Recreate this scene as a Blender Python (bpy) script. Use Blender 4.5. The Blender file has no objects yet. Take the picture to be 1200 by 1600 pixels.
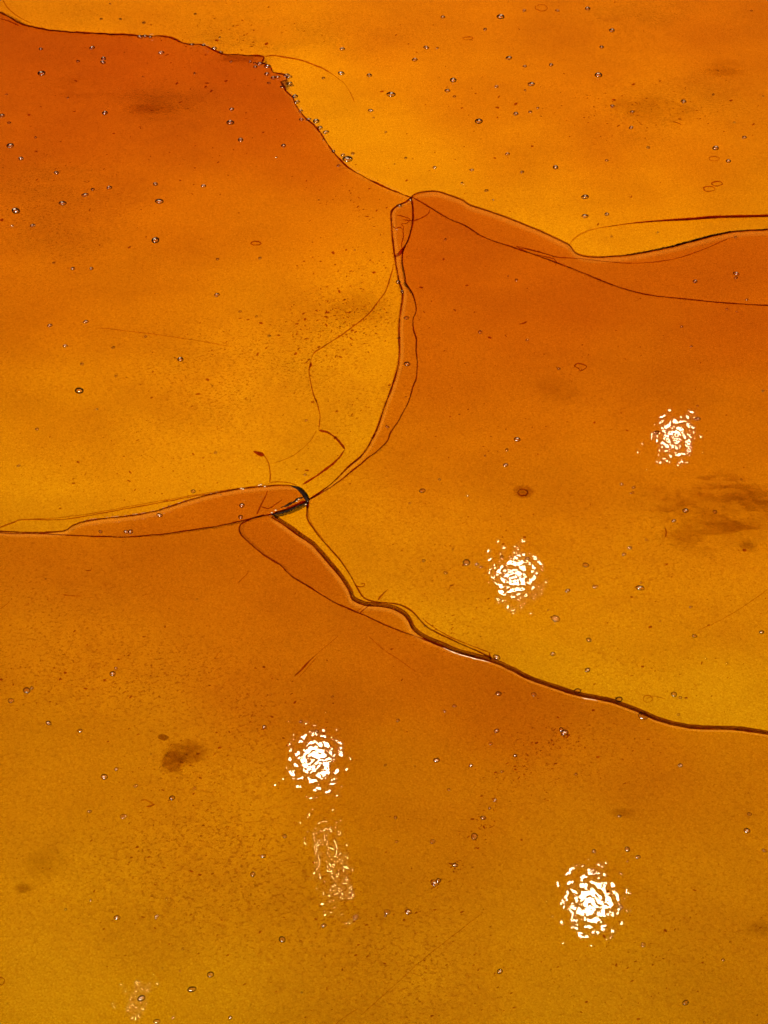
import bpy, bmesh, math, random
import numpy as np
from mathutils import Vector, Matrix, geometry

rnd = random.Random(11)
SC = bpy.context.scene
COL = SC.collection

# ------------------------------------------------------------------ camera
DEP = math.radians(52.0)
VF = math.radians(44.0)
DIST = 0.90
CAM = Vector((0.0, -DIST * math.cos(DEP), DIST * math.sin(DEP)))
cd = bpy.data.cameras.new("camera")
cam = bpy.data.objects.new("camera", cd)
COL.objects.link(cam)
cam.location = CAM
cam.rotation_euler = (math.pi / 2 - DEP, 0, 0)
cd.sensor_fit = 'VERTICAL'
cd.angle = VF
cd.clip_start = 0.01
cd.clip_end = 100
SC.camera = cam

F = Vector((0, math.cos(DEP), -math.sin(DEP)))
U = Vector((0, math.sin(DEP), math.cos(DEP)))
R = Vector((1, 0, 0))
TV = math.tan(VF / 2)


def ray(px, py):
    return (F + R * ((px - 600) / 800 * TV) + U * ((800 - py) / 800 * TV))


def P(px, py, z=0.0):
    d = ray(px, py)
    k = (z - CAM.z) / d.z
    return CAM + d * k


# ------------------------------------------------------------------ world and lamps
w = bpy.data.worlds.new("World")
SC.world = w
w.use_nodes = True
w.node_tree.nodes["Background"].inputs[0].default_value = (0.55, 0.6, 0.7, 1)
w.node_tree.nodes["Background"].inputs[1].default_value = 0.035
SC.view_settings.view_transform = 'Standard'
SC.view_settings.look = 'None'
SC.view_settings.exposure = 0
SC.view_settings.gamma = 1
try:
    SC.view_settings.use_curve_mapping = False
except Exception:
    pass
cy = SC.cycles
cy.max_bounces = 16
cy.transmission_bounces = 16
cy.transparent_max_bounces = 24
cy.caustics_reflective = False
cy.caustics_refractive = False
cy.sample_clamp_indirect = 6
cy.sample_clamp_direct = 0
cy.use_denoising = True
cy.denoising_prefilter = 'ACCURATE'
cy.denoising_input_passes = 'RGB_ALBEDO_NORMAL'
cy.blur_glossy = 0.0


def area(name, loc, target, size, power, col, shape='DISK'):
    l = bpy.data.lights.new(name, 'AREA')
    l.shape = shape
    l.size = size
    l.energy = power
    l.color = col
    o = bpy.data.objects.new(name, l)
    COL.objects.link(o)
    o.location = loc
    d = Vector(target) - Vector(loc)
    o.rotation_euler = d.to_track_quat('-Z', 'Y').to_euler()
    return o


# unseen lamps added below the surface, tinted for the glow and its colour gradient
area("underlight_far", (0.0, 0.70, -1.05), (0, 0.60, 0), 2.1, 43, (0.95, 0.67, 0.03))
area("underlight_near", (0.0, -0.45, -0.75), (0, -0.3, 0), 0.9, 1.6, (0.20, 1.0, 0.02))
# unseen fill lamp added behind the camera to brighten painted rims and glints
area("added_fill", (-0.9, -2.2, 1.9), (0, 0.2, 0), 0.9, 230, (1.0, 0.93, 0.86))
# small ceiling lamps that mirror in the glass
LAMPS = [(492, 1188, 0.028, 1.0), (925, 1410, 0.030, 1.0), (805, 900, 0.027, 1.0), (1055, 684, 0.021, 0.9)]


def mirror_point(px, py, h=1.5):
    X = P(px, py)
    d = (X - CAM).normalized()
    r = Vector((d.x, d.y, -d.z))
    return X, X + r * (h / r.z)


for i, (px, py, rad, s) in enumerate(LAMPS):
    X, L = mirror_point(px, py)
    area("ceiling_lamp", L, X, rad * 2, 80 * s * math.pi * math.pi * rad * rad, (1.0, 0.88, 0.58))
# tiny lamps put in for one dim elongated lamp, to mirror as golden dashes
for (px, py, rad) in ((507, 1300, .0055), (518, 1345, .0055), (526, 1392, .0055), (212, 1558, .003)):
    X, L = mirror_point(px, py)
    area("dash_lamp", L, X, rad * 2, 110 * math.pi * math.pi * rad * rad, (1.0, 0.82, 0.32))


# ------------------------------------------------------------------ node helper
def newmat(name):
    m = bpy.data.materials.new(name)
    m.use_nodes = True
    nt = m.node_tree
    nt.nodes.clear()
    return m, nt


def N(nt, t, **kw):
    n = nt.nodes.new(t)
    for k, v in kw.items():
        if k in n.inputs:
            n.inputs[k].default_value = v
        else:
            setattr(n, k, v)
    return n


def noise(nt, vec, scale, detail=2.0, rough=0.5):
    n = nt.nodes.new('ShaderNodeTexNoise')
    n.inputs['Scale'].default_value = scale
    n.inputs['Detail'].default_value = detail
    n.inputs['Roughness'].default_value = rough
    nt.links.new(vec, n.inputs['Vector'])
    return n.outputs['Fac']


def ramp(nt, src, a, b, va=0.0, vb=1.0):
    m = nt.nodes.new('ShaderNodeMapRange')
    m.interpolation_type = 'SMOOTHSTEP'
    m.inputs['From Min'].default_value = a
    m.inputs['From Max'].default_value = b
    m.inputs['To Min'].default_value = va
    m.inputs['To Max'].default_value = vb
    nt.links.new(src, m.inputs['Value'])
    return m.outputs['Result']


def mth(nt, op, a, b=None):
    m = nt.nodes.new('ShaderNodeMath')
    m.operation = op
    for i, v in enumerate((a, b)):
        if v is None:
            continue
        if isinstance(v, (int, float)):
            m.inputs[i].default_value = v
        else:
            nt.links.new(v, m.inputs[i])
    return m.outputs[0]


def mapping(nt, vec, scale, rot=0.0, loc=(0, 0, 0)):
    m = nt.nodes.new('ShaderNodeMapping')
    m.inputs['Scale'].default_value = scale
    m.inputs['Rotation'].default_value = (0, 0, rot)
    m.inputs['Location'].default_value = loc
    nt.links.new(vec, m.inputs['Vector'])
    return m.outputs[0]


DENS = 240.0
ABS_COL = (0.925, 0.778, 0.0, 1)


def glass(name, seed, grain=1.0, ripple=1.0):
    """amber glass: tint from volume absorption, fine grain and dirt in the surface, hammered ripple"""
    m, nt = newmat(name)
    L = nt.links
    tc = N(nt, 'ShaderNodeTexCoord')
    off = mapping(nt, tc.outputs['Object'], (1, 1, 1), 0, (seed * 3.1, seed * 1.7, 0))
    # ---- bump
    b1 = noise(nt, off, 245, 0.6, 0.4)
    b2 = noise(nt, off, 520, 1.0, 0.5)
    h = mth(nt, 'ADD', mth(nt, 'MULTIPLY', b1, 1.0), mth(nt, 'MULTIPLY', b2, 0.12))
    bump = N(nt, 'ShaderNodeBump', Strength=1.0, Distance=0.000078 * ripple)
    L.new(h, bump.inputs['Height'])
    # ---- grain (leather like texture in patches) and film of dirt
    st = mapping(nt, off, (1, 1.25, 1), 0.5)
    g1 = noise(nt, st, 900, 2.0, 0.6)
    g2 = noise(nt, mapping(nt, off, (1, 1.35, 1), -0.5), 400, 2.5, 0.6)
    sc_ = N(nt, 'ShaderNodeAttribute', attribute_name='scuff')
    pn = noise(nt, mapping(nt, off, (1, 1.3, 1), 0.5), 16, 4.0, 0.65)
    patch = mth(nt, 'ADD', mth(nt, 'MULTIPLY', sc_.outputs['Fac'], ramp(nt, pn, 0.30, 0.60)), mth(nt, 'MULTIPLY', ramp(nt, noise(nt, off, 5.2, 3.0, 0.6), 0.50, 0.66), 0.25))
    cloud = noise(nt, mapping(nt, off, (1, 1.5, 1)), 11, 4, 0.6)
    fine = ramp(nt, g1, 0.25, 0.75, 0.88, 1.10)
    creas = ramp(nt, g2, 0.34, 0.50, -1.0, 0.35)            # -1 in creases
    crease = mth(nt, 'ADD', 1.0, mth(nt, 'MULTIPLY', creas, mth(nt, 'ADD', mth(nt, 'MULTIPLY', patch, 0.21 * grain), 0.055)))
    film = mth(nt, 'SUBTRACT', 1.0, mth(nt, 'MULTIPLY', patch, 0.005 * grain))
    cl = ramp(nt, cloud, 0.25, 0.8, 1.03, 0.93)
    v = mth(nt, 'MULTIPLY', mth(nt, 'MULTIPLY', fine, crease), mth(nt, 'MULTIPLY', film, cl))
    v = mth(nt, 'MULTIPLY', v, 0.93)
    # green channel reacts a little more than red (brownish dirt)
    comb = N(nt, 'ShaderNodeCombineColor')
    L.new(v, comb.inputs[0])
    L.new(mth(nt, 'POWER', v, 1.5), comb.inputs[1])
    L.new(mth(nt, 'POWER', v, 1.5), comb.inputs[2])
    refr = N(nt, 'ShaderNodeBsdfRefraction', Roughness=0.0, IOR=1.5)
    L.new(comb.outputs[0], refr.inputs['Color'])
    # relief of the grain: bends the light a little, only inside the rough patches
    relief = mth(nt, 'MULTIPLY', mth(nt, 'ADD', g2, mth(nt, 'MULTIPLY', g1, 0.3)), mth(nt, 'ADD', mth(nt, 'MULTIPLY', patch, 1.0), 0.22))
    b3 = N(nt, 'ShaderNodeBump', Strength=1.0, Distance=0.00045 * grain)
    L.new(relief, b3.inputs['Height'])
    L.new(b3.outputs[0], refr.inputs['Normal'])
    glos = N(nt, 'ShaderNodeBsdfGlossy', Roughness=0.016)
    L.new(bump.outputs[0], glos.inputs['Normal'])
    fr = N(nt, 'ShaderNodeFresnel', IOR=1.5)
    mix = N(nt, 'ShaderNodeMixShader')
    # 'wetted' is 1 on the underside faces: their lamp reflections are switched off
    at = N(nt, 'ShaderNodeAttribute', attribute_name='no_mirror')
    L.new(mth(nt, 'MULTIPLY', fr.outputs[0], mth(nt, 'SUBTRACT', 1.0, at.outputs['Fac'])), mix.inputs[0])
    L.new(refr.outputs[0], mix.inputs[1])
    L.new(glos.outputs[0], mix.inputs[2])
    out = N(nt, 'ShaderNodeOutputMaterial')
    L.new(mix.outputs[0], out.inputs['Surface'])
    vol = N(nt, 'ShaderNodeVolumeAbsorption', Color=ABS_COL, Density=DENS)
    L.new(vol.outputs[0], out.inputs['Volume'])
    return m


def film_mat(name, col, gloss=0.0):
    """thin see-through tinted line: hairline crack with air or dirt in it"""
    m, nt = newmat(name)
    t = N(nt, 'ShaderNodeBsdfTransparent', Color=(*[c ** 0.5 for c in col], 1))
    out = N(nt, 'ShaderNodeOutputMaterial')
    if gloss:
        g = N(nt, 'ShaderNodeBsdfGlossy', Color=(1, 0.9, 0.8, 1), Roughness=0.12)
        mx = N(nt, 'ShaderNodeMixShader', Fac=gloss)
        nt.links.new(t.outputs[0], mx.inputs[1])
        nt.links.new(g.outputs[0], mx.inputs[2])
        nt.links.new(mx.outputs[0], out.inputs[0])
    else:
        nt.links.new(t.outputs[0], out.inputs[0])
    return m


def solid_mat(name, col, rough=0.3, spec=0.5):
    m, nt = newmat(name)
    p = N(nt, 'ShaderNodeBsdfPrincipled')
    p.inputs['Roughness'].default_value = rough
    p.inputs['Specular IOR Level'].default_value = spec
    tc = N(nt, 'ShaderNodeTexCoord')
    f = ramp(nt, noise(nt, tc.outputs['Object'], 300, 2), 0.3, 0.7, 0.7, 1.3)
    mc = N(nt, 'ShaderNodeMix', data_type='RGBA', blend_type='MULTIPLY')
    mc.inputs['Factor'].default_value = 1
    mc.inputs['A'].default_value = (*col, 1)
    cc = N(nt, 'ShaderNodeCombineColor')
    for i in range(3):
        nt.links.new(f, cc.inputs[i])
    # sockets of the RGBA mix are index 6 and 7
    mc.inputs[6].default_value = (*col, 1)
    nt.links.new(cc.outputs[0], mc.inputs[7])
    nt.links.new(mc.outputs[2], p.inputs['Base Color'])
    out = N(nt, 'ShaderNodeOutputMaterial')
    nt.links.new(p.outputs[0], out.inputs[0])
    return m


def bubble_mat():
    m, nt = newmat('air_bubble')
    L = nt.links
    # air inside the glass: index below one; the dark of a totally reflecting rim is also tinted in
    refr = N(nt, 'ShaderNodeBsdfRefraction', Color=(1, 0.92, 0.8, 1), Roughness=0.0, IOR=0.8)
    dark = N(nt, 'ShaderNodeBsdfTransparent', Color=(0.5, 0.28, 0.12, 1))  # brown tint paints the rim's darkness by facing angle
    glos = N(nt, 'ShaderNodeBsdfGlossy', Color=(1, 1, 1, 1), Roughness=0.12)
    fr = N(nt, 'ShaderNodeFresnel', IOR=1.5)
    lw = N(nt, 'ShaderNodeLayerWeight', Blend=0.35)
    m0 = N(nt, 'ShaderNodeMixShader')
    L.new(ramp(nt, lw.outputs['Facing'], 0.25, 0.7), m0.inputs[0])
    L.new(refr.outputs[0], m0.inputs[1])
    L.new(dark.outputs[0], m0.inputs[2])
    m1 = N(nt, 'ShaderNodeMixShader')
    L.new(mth(nt, 'ADD', fr.outputs[0], 0.02), m1.inputs[0])
    L.new(m0.outputs[0], m1.inputs[1])
    L.new(glos.outputs[0], m1.inputs[2])
    out = N(nt, 'ShaderNodeOutputMaterial')
    L.new(m1.outputs[0], out.inputs[0])
    return m


def stain_mat(name, col, seed, soft=0.5, scale=9.0, wisp=0.8, streak=False):
    """translucent smudge, its edge broken by noise; Generated coords of its own patch"""
    m, nt = newmat(name)
    L = nt.links
    tc = N(nt, 'ShaderNodeTexCoord')
    sep = mapping(nt, tc.outputs['Generated'], (2, 2, 0), 0, (-1, -1, 0))
    ln = N(nt, 'ShaderNodeVectorMath', operation='LENGTH')
    L.new(sep, ln.inputs[0])
    nz = noise(nt, mapping(nt, tc.outputs['Generated'], (1, 1, 1), 0, (seed, seed * .7, 0)), scale / 2.5, 8, 0.68)
    r = mth(nt, 'ADD', mth(nt, 'MULTIPLY', ln.outputs['Value'], 1.0), mth(nt, 'MULTIPLY', mth(nt, 'SUBTRACT', nz, 0.5), max(wisp, 0.55) * 3.0))
    mask = ramp(nt, r, 1.0 - soft, 0.95, 1.0, 0.0)
    edge = ramp(nt, ln.outputs['Value'], 0.55, 1.0, 1.0, 0.0)
    mask = mth(nt, 'MULTIPLY', mask, edge)
    n2 = noise(nt, mapping(nt, tc.outputs['Generated'], (1, 1, 1), 0.4, (seed * 2.3, seed, 0)), scale, 5, 0.65)
    mask = mth(nt, 'MULTIPLY', mask, ramp(nt, n2, 0.32, 0.62, 0.35, 1.0))
    if streak:
        n3 = noise(nt, mapping(nt, tc.outputs['Generated'], (1, 1.1, 1), 0.35, (seed * 1.3, seed * 2.1, 0)), 2.3, 7, 0.62)
        mask = mth(nt, 'MULTIPLY', ramp(nt, n3, 0.50, 0.60, 0.0, 1.0), ramp(nt, ln.outputs['Value'], 0.35, 1.0, 1.0, 0.0))
    mc = N(nt, 'ShaderNodeMix', data_type='RGBA')
    L.new(mask, mc.inputs[0])
    mc.inputs[6].default_value = (1, 1, 1, 1)
    mc.inputs[7].default_value = (*col, 1)
    t = N(nt, 'ShaderNodeBsdfTransparent')
    L.new(mc.outputs[2], t.inputs[0])
    out = N(nt, 'ShaderNodeOutputMaterial')
    L.new(t.outputs[0], out.inputs[0])
    return m


M_DARK = film_mat('dark_crack', (0.38, 0.06, 0.02), 0.0)  # dark tint stands in for light lost at the air gap
M_MID = film_mat('brown_crack', (0.46, 0.16, 0.05), 0.0)
M_FAINT = film_mat('faint_crack', (0.66, 0.45, 0.30))
M_SCR = film_mat('scratch_line', (0.74, 0.56, 0.42))
M_OLIVE = film_mat('olive_crack_face', (0.50, 0.36, 0.25), 0.0)
def rim_glow_mat():
    m, nt = newmat('painted_rim_glow')
    t = N(nt, 'ShaderNodeBsdfTransparent')
    d = N(nt, 'ShaderNodeBsdfDiffuse', Color=(1.0, 0.37, 0.03, 1))  # orange colour stands in for glow along the edge
    mx = N(nt, 'ShaderNodeMixShader', Fac=0.06)
    nt.links.new(t.outputs[0], mx.inputs[1])
    nt.links.new(d.outputs[0], mx.inputs[2])
    out = N(nt, 'ShaderNodeOutputMaterial')
    nt.links.new(mx.outputs[0], out.inputs[0])
    return m


M_RIM_GLOW = rim_glow_mat()
M_BLACK = solid_mat('black_brown_fracture', (0.012, 0.005, 0.003), 0.25)
M_CHIP_GLINT = solid_mat('pale_chip_glint', (0.75, 0.5, 0.28), 0.2)  # pale colour stands in for bright glints on breaks and chips
M_BUB_GLINT = solid_mat('pale_bubble_glint', (0.62, 0.42, 0.26), 0.2)  # pale colour stands in for light through a bubble's centre
M_BUB = bubble_mat()

# ------------------------------------------------------------------ curves in photo space
def smooth(pts, step=4.0, jit=0.0, seed=1):
    """Catmull-Rom through the points, resampled, small jitter"""
    pts = [Vector((p[0], p[1])) for p in pts]
    out = []
    n = len(pts)
    for i in range(n - 1):
        p0 = pts[max(i - 1, 0)]
        p1, p2 = pts[i], pts[i + 1]
        p3 = pts[min(i + 2, n - 1)]
        L = (p2 - p1).length
        k = max(1, int(L / step))
        for j in range(k):
            t = j / k
            q = 0.5 * ((2 * p1) + (-p0 + p2) * t + (2 * p0 - 5 * p1 + 4 * p2 - p3) * t * t +
                       (-p0 + 3 * p1 - 3 * p2 + p3) * t ** 3)
            out.append(q)
    out.append(pts[-1])
    if jit:
        r = random.Random(seed)
        a = [r.uniform(-1, 1) for _ in out]
        b = [r.uniform(-1, 1) for _ in out]
        for i in range(1, len(out) - 1):
            out[i] = out[i] + Vector((a[i] + a[i - 1] + a[(i + 1) % len(a)],
                                      b[i] + b[i - 1] + b[(i + 1) % len(b)])) * (jit / 2)
    return [(q.x, q.y) for q in out]


E0, E1, ET, EB = -260, 1460, -190, 1880     # sheets run on past the frame

AB = smooth([(E0, -60), (-90, -12), (0, 19), (30, 35), (60, 44), (100, 49), (155, 52), (210, 55), (262, 58),
             (290, 68), (318, 70), (345, 83), (380, 86), (405, 87), (413, 91), (409, 98), (417, 101), (424, 106), (426, 113),
             (446, 117), (447, 125), (439, 128), (442, 134), (446, 142), (457, 152), (463, 166), (478, 184), (490, 194), (498, 205),
             (512, 225), (528, 246), (545, 262), (568, 276), (590, 287), (617, 299), (643, 308)], 4, 0.8, 3)
A_C = smooth([(643, 308), (652, 302), (680, 299), (705, 306), (725, 314), (733, 320), (775, 334), (835, 357), (872, 374),
              (889, 383), (898, 394), (912, 400), (935, 402), (980, 399), (1010, 394), (1050, 386), (1080, 378),
              (1115, 369), (1150, 362), (1200, 359), (1300, 352), (E1, 340)], 4, 0.25, 4)
AC_LOW = smooth([(643, 308), (665, 320), (700, 341), (728, 353), (755, 370), (785, 381), (800, 386), (850, 403),
                 (900, 422), (960, 446), (1010, 460), (1070, 467), (1130, 473), (1200, 477), (1310, 480), (E1, 478)], 4, 0.3, 5)
BC_L = smooth([(643, 308), (634, 316), (624, 320), (614, 327), (611, 335), (612, 352), (614, 378), (617, 400), (620, 420), (624, 440),
               (629, 458), (627, 480), (624, 505), (624, 530), (624, 558), (620, 580), (613, 603), (600, 638),
               (590, 668), (577, 695), (565, 712), (545, 729), (515, 758), (482, 781)], 4, 0.3, 6)
BC_R = smooth([(643, 308), (645, 325), (645, 345), (641, 365), (634, 382), (629, 396), (630, 416), (633, 432), (634, 440), (641, 452),
               (648, 468), (650, 486), (645, 499), (646, 515), (651, 532), (650, 550), (652, 565), (650, 590), (643, 610), (638, 628),
               (630, 645), (620, 662), (612, 673), (605, 688), (592, 702), (580, 712), (556, 731), (530, 752), (505, 768), (482, 782)], 4, 0.75, 7)
BD_UP = smooth([(E0, 810), (-100, 822), (0, 830), (60, 832), (100, 829), (112, 822), (130, 815), (160, 810), (200, 806), (240, 799),
                (260, 793), (300, 780), (330, 772), (365, 765), (400, 761), (440, 758), (463, 760), (474, 768), (482, 781)], 4, 0.25, 8)
BD_LOW = smooth([(E0, 812), (-100, 825), (0, 832.5), (60, 834), (100, 836), (150, 838), (200, 839), (250, 835), (300, 828),
                 (350, 820), (380, 813), (420, 804), (450, 795), (482, 782)], 4, 0.4, 9)
CD_UP = smooth([(482, 782), (480, 795), (480, 810), (488, 824), (500, 840), (520, 862), (535, 880), (548, 900), (558, 918),
                (568, 933), (585, 940), (605, 942), (628, 946), (645, 956), (655, 967), (668, 980), (690, 992), (720, 1006),
                (750, 1019), (768, 1028)], 4, 0.3, 10)
CD_MID = smooth([(425, 806), (445, 818), (470, 836), (490, 850), (505, 866), (520, 884), (535, 902), (548, 924), (553, 935),
                 (570, 943), (590, 945), (612, 948), (630, 957), (640, 968), (648, 983), (665, 995), (690, 1006), (720, 1018),
                 (768, 1031), (800, 1045), (825, 1058), (850, 1067), (900, 1083), (935, 1090), (960, 1096), (1000, 1111), (1030, 1124),
                 (1060, 1132), (1090, 1136), (1120, 1137), (1150, 1138), (1200, 1145), (1320, 1170), (E1, 1196)], 4, 0.3, 11)
CD_LOW = smooth([(412, 804), (392, 811), (376, 819), (374, 830), (382, 841), (400, 857), (422, 873), (440, 884), (452, 897),
                 (480, 915), (505, 931), (530, 945), (562, 958), (590, 971), (620, 984), (655, 996), (680, 1006), (700, 1014), (740, 1026)], 4, 0.6, 12)

# ------------------------------------------------------------------ thickness (1 = thin yellow edge, 2 = deep orange)
UNIT = 0.0200


def shear(y):
    # the breaks run obliquely through the glass, flatter towards the far side
    return max(0.30, min(0.62, 0.38 + (y + 0.10) * 0.62))

T_A = [(460, 110, 1.00), (500, 180, 0.95), (700, 280, 0.96), (600, 230, 1.00), (100, 20, 1.15), (20, 0, 1.15), (600, 50, 1.26), (250, 30, 1.20),
       (400, 50, 1.18), (750, 150, 1.27), (900, 100, 1.34), (1150, 50, 1.41), (950, 230, 1.34), (1100, 250, 1.30), (800, 250, 1.21),
       (900, 350, 1.00), (1000, 300, 1.15), (1150, 310, 1.16), (1050, 365, 1.02), (1180, 350, 1.03), (800, 320, 1.02), (400, -100, 1.29), (1100, -150, 1.45), (800, 10, 1.33)]
T_B = [(200, 100, 1.95), (50, 60, 1.85), (350, 110, 1.95), (430, 180, 1.9), (500, 260, 1.7), (590, 300, 1.45), (100, 200, 1.8), (300, 200, 1.75), (100, 320, 1.6), (300, 330, 1.48),
       (400, 350, 1.40), (500, 350, 1.4), (200, 450, 1.38), (50, 470, 1.45), (590, 360, 1.22), (560, 450, 1.13), (600, 450, 1.1), (400, 480, 1.2), (300, 600, 1.22),
       (100, 640, 1.18), (500, 640, 1.06), (550, 560, 1.06), (600, 560, 1.05), (300, 740, 1.1), (50, 790, 1.02), (450, 740, 1.0), (200, 700, 1.12),
       (540, 690, 1.0), (-200, 200, 1.8), (-200, 700, 1.1), (420, 620, 1.15)]
T_C = [(900, 480, 1.85), (700, 400, 1.81), (1150, 520, 1.81), (660, 560, 1.72), (700, 600, 1.66), (800, 500, 1.78), (1000, 600, 1.61), (850, 650, 1.58),
       (650, 740, 1.41), (900, 750, 1.43), (1100, 740, 1.43), (1150, 650, 1.51), (550, 800, 1.19), (500, 790, 1.18), (520, 840, 1.15), (620, 880, 1.18), (700, 880, 1.25), (600, 920, 1.10), (780, 830, 1.38),
       (900, 950, 1.19), (1100, 1080, 0.95), (1190, 1130, 0.95), (1150, 950, 1.20), (1050, 850, 1.25), (700, 980, 1.02), (850, 1050, 0.98), (950, 1080, 0.98),
       (1000, 1000, 1.12), (700, 690, 1.51), (1400, 500, 1.76), (1400, 1100, 1.00), (1160, 850, 1.30)]
T_D = [(100, 880, 1.56), (400, 900, 1.70), (250, 880, 1.63), (650, 1050, 1.77), (800, 1120, 1.79), (1000, 1190, 1.52), (150, 1000, 1.45), (30, 1000, 1.38),
       (400, 1050, 1.63), (550, 1100, 1.68), (200, 1150, 1.26), (50, 1150, 1.23), (600, 1200, 1.43), (100, 1400, 1.14), (350, 1250, 1.31), (500, 1400, 1.28), (750, 1250, 1.47),
       (900, 1300, 1.35), (1150, 1400, 1.28), (300, 1550, 1.12), (50, 1560, 1.07), (700, 1550, 1.26), (1000, 1550, 1.14), (1180, 1200, 1.35),
       (850, 1450, 1.26), (-200, 900, 1.45), (-200, 1500, 1.02), (1400, 1300, 1.26), (600, 1800, 1.12), (900, 1600, 1.12)]


def idw(tab):
    a = np.array(tab, float)

    def f(x, y):
        d2 = (a[:, 0] - x) ** 2 + ((a[:, 1] - y) * 1.25) ** 2 + 3000.0
        wt = 1 / d2 ** 1.7
        return float((wt * a[:, 2]).sum() / wt.sum())
    return f


def seg_dist(poly, pts):
    """distance of each pt to an open polyline"""
    p = np.array(poly, float)
    q = np.array(pts, float)
    a, b = p[:-1], p[1:]
    ab = b - a
    l2 = (ab ** 2).sum(1) + 1e-9
    out = np.empty(len(q))
    for s in range(0, len(q), 2000):
        qq = q[s:s + 2000, None, :]
        t = (((qq - a) * ab).sum(2) / l2).clip(0, 1)
        out[s:s + 2000] = np.sqrt((((a + ab * t[..., None]) - qq) ** 2).sum(2)).min(1)
    return out


def inside(poly, x, y):
    c = False
    n = len(poly)
    j = n - 1
    for i in range(n):
        xi, yi = poly[i]
        xj, yj = poly[j]
        if (yi > y) != (yj > y) and x < (xj - xi) * (y - yi) / (yj - yi + 1e-12) + xi:
            c = not c
        j = i
    return c


def inset(poly, d):
    n = len(poly)
    ar = sum(poly[i][0] * poly[(i + 1) % n][1] - poly[(i + 1) % n][0] * poly[i][1] for i in range(n))
    s = 1 if ar > 0 else -1
    out = []
    for i in range(n):
        a, b = Vector(poly[i - 1]), Vector(poly[(i + 1) % n])
        t = (b - a)
        if t.length < 1e-6:
            continue
        t.normalize()
        nn = Vector((-t.y, t.x)) * s
        q = Vector(poly[i]) + nn * d
        out.append((q.x, q.y))
    return out


def link(o, parent=None):
    COL.objects.link(o)
    if parent is not None:
        o.parent = parent
    return o


def mesh_obj(name, verts, faces, mat, parent, smoothf=True, origin=None):
    """verts in world space; stored relative to the parent's place"""
    base = parent['_base'] if parent is not None and '_base' in parent else (0, 0, 0)
    base = Vector(base)
    me = bpy.data.meshes.new(name)
    me.from_pydata([tuple(Vector(v) - base) for v in verts], [], faces)
    me.validate()
    if smoothf:
        me.polygons.foreach_set('use_smooth', [True] * len(me.polygons))
    me.materials.append(mat)
    o = bpy.data.objects.new(name, me)
    return link(o, parent)


BASES = {}


def root(name, px, py, label, cat, group=None):
    o = bpy.data.objects.new(name, None)
    o.empty_display_size = 0.02
    COL.objects.link(o)
    b = P(px, py)
    o.location = b
    BASES[o.name] = b
    o['label'] = label
    o['category'] = cat
    if group:
        o['group'] = group
    return o


def build(name, verts, faces, mat, parent, smoothf=True, base=None):
    b = base if base is not None else BASES[parent.name]
    me = bpy.data.meshes.new(name)
    me.from_pydata([tuple(Vector(v) - b) for v in verts], [], faces)
    me.update()
    if smoothf:
        me.polygons.foreach_set('use_smooth', [True] * len(me.polygons))
    me.materials.append(mat)
    return link(bpy.data.objects.new(name, me), parent)


# rubbed, leathery areas: x, y, reach across, reach down, strength
SCUFF = [(330, 610, 170, 90, 1.0), (560, 500, 80, 45, 1.1), (60, 330, 160, 110, .8), (200, 730, 160, 50, .5), (560, 640, 60, 60, .6), (430, 560, 120, 60, .8),
         (250, 170, 120, 60, .5), (360, 1180, 110, 120, 1.0), (60, 960, 100, 110, .9), (250, 1060, 160, 70, .9), (270, 1360, 160, 90, 1.0),
         (430, 1400, 160, 120, .8), (620, 1560, 160, 80, .8), (850, 1180, 120, 60, .7), (640, 1480, 120, 70, .6), (1080, 1480, 120, 110, .5),
         (1040, 180, 140, 50, .8), (1000, 20, 160, 40, .6), (380, 55, 110, 40, .9), (150, 20, 120, 30, .5), (700, 880, 120, 80, .7), (720, 990, 90, 40, .7),
         (1050, 850, 140, 90, .6), (620, 780, 90, 60, .6), (800, 330, 100, 60, .3), (900, 620, 100, 60, .4), (1000, 1040, 120, 50, .5)]


def scuff(x, y):
    return min(1.2, sum(k * math.exp(-((x - a) / b) ** 2 - ((y - c) / d) ** 2) for a, c, b, d, k in SCUFF))


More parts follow.
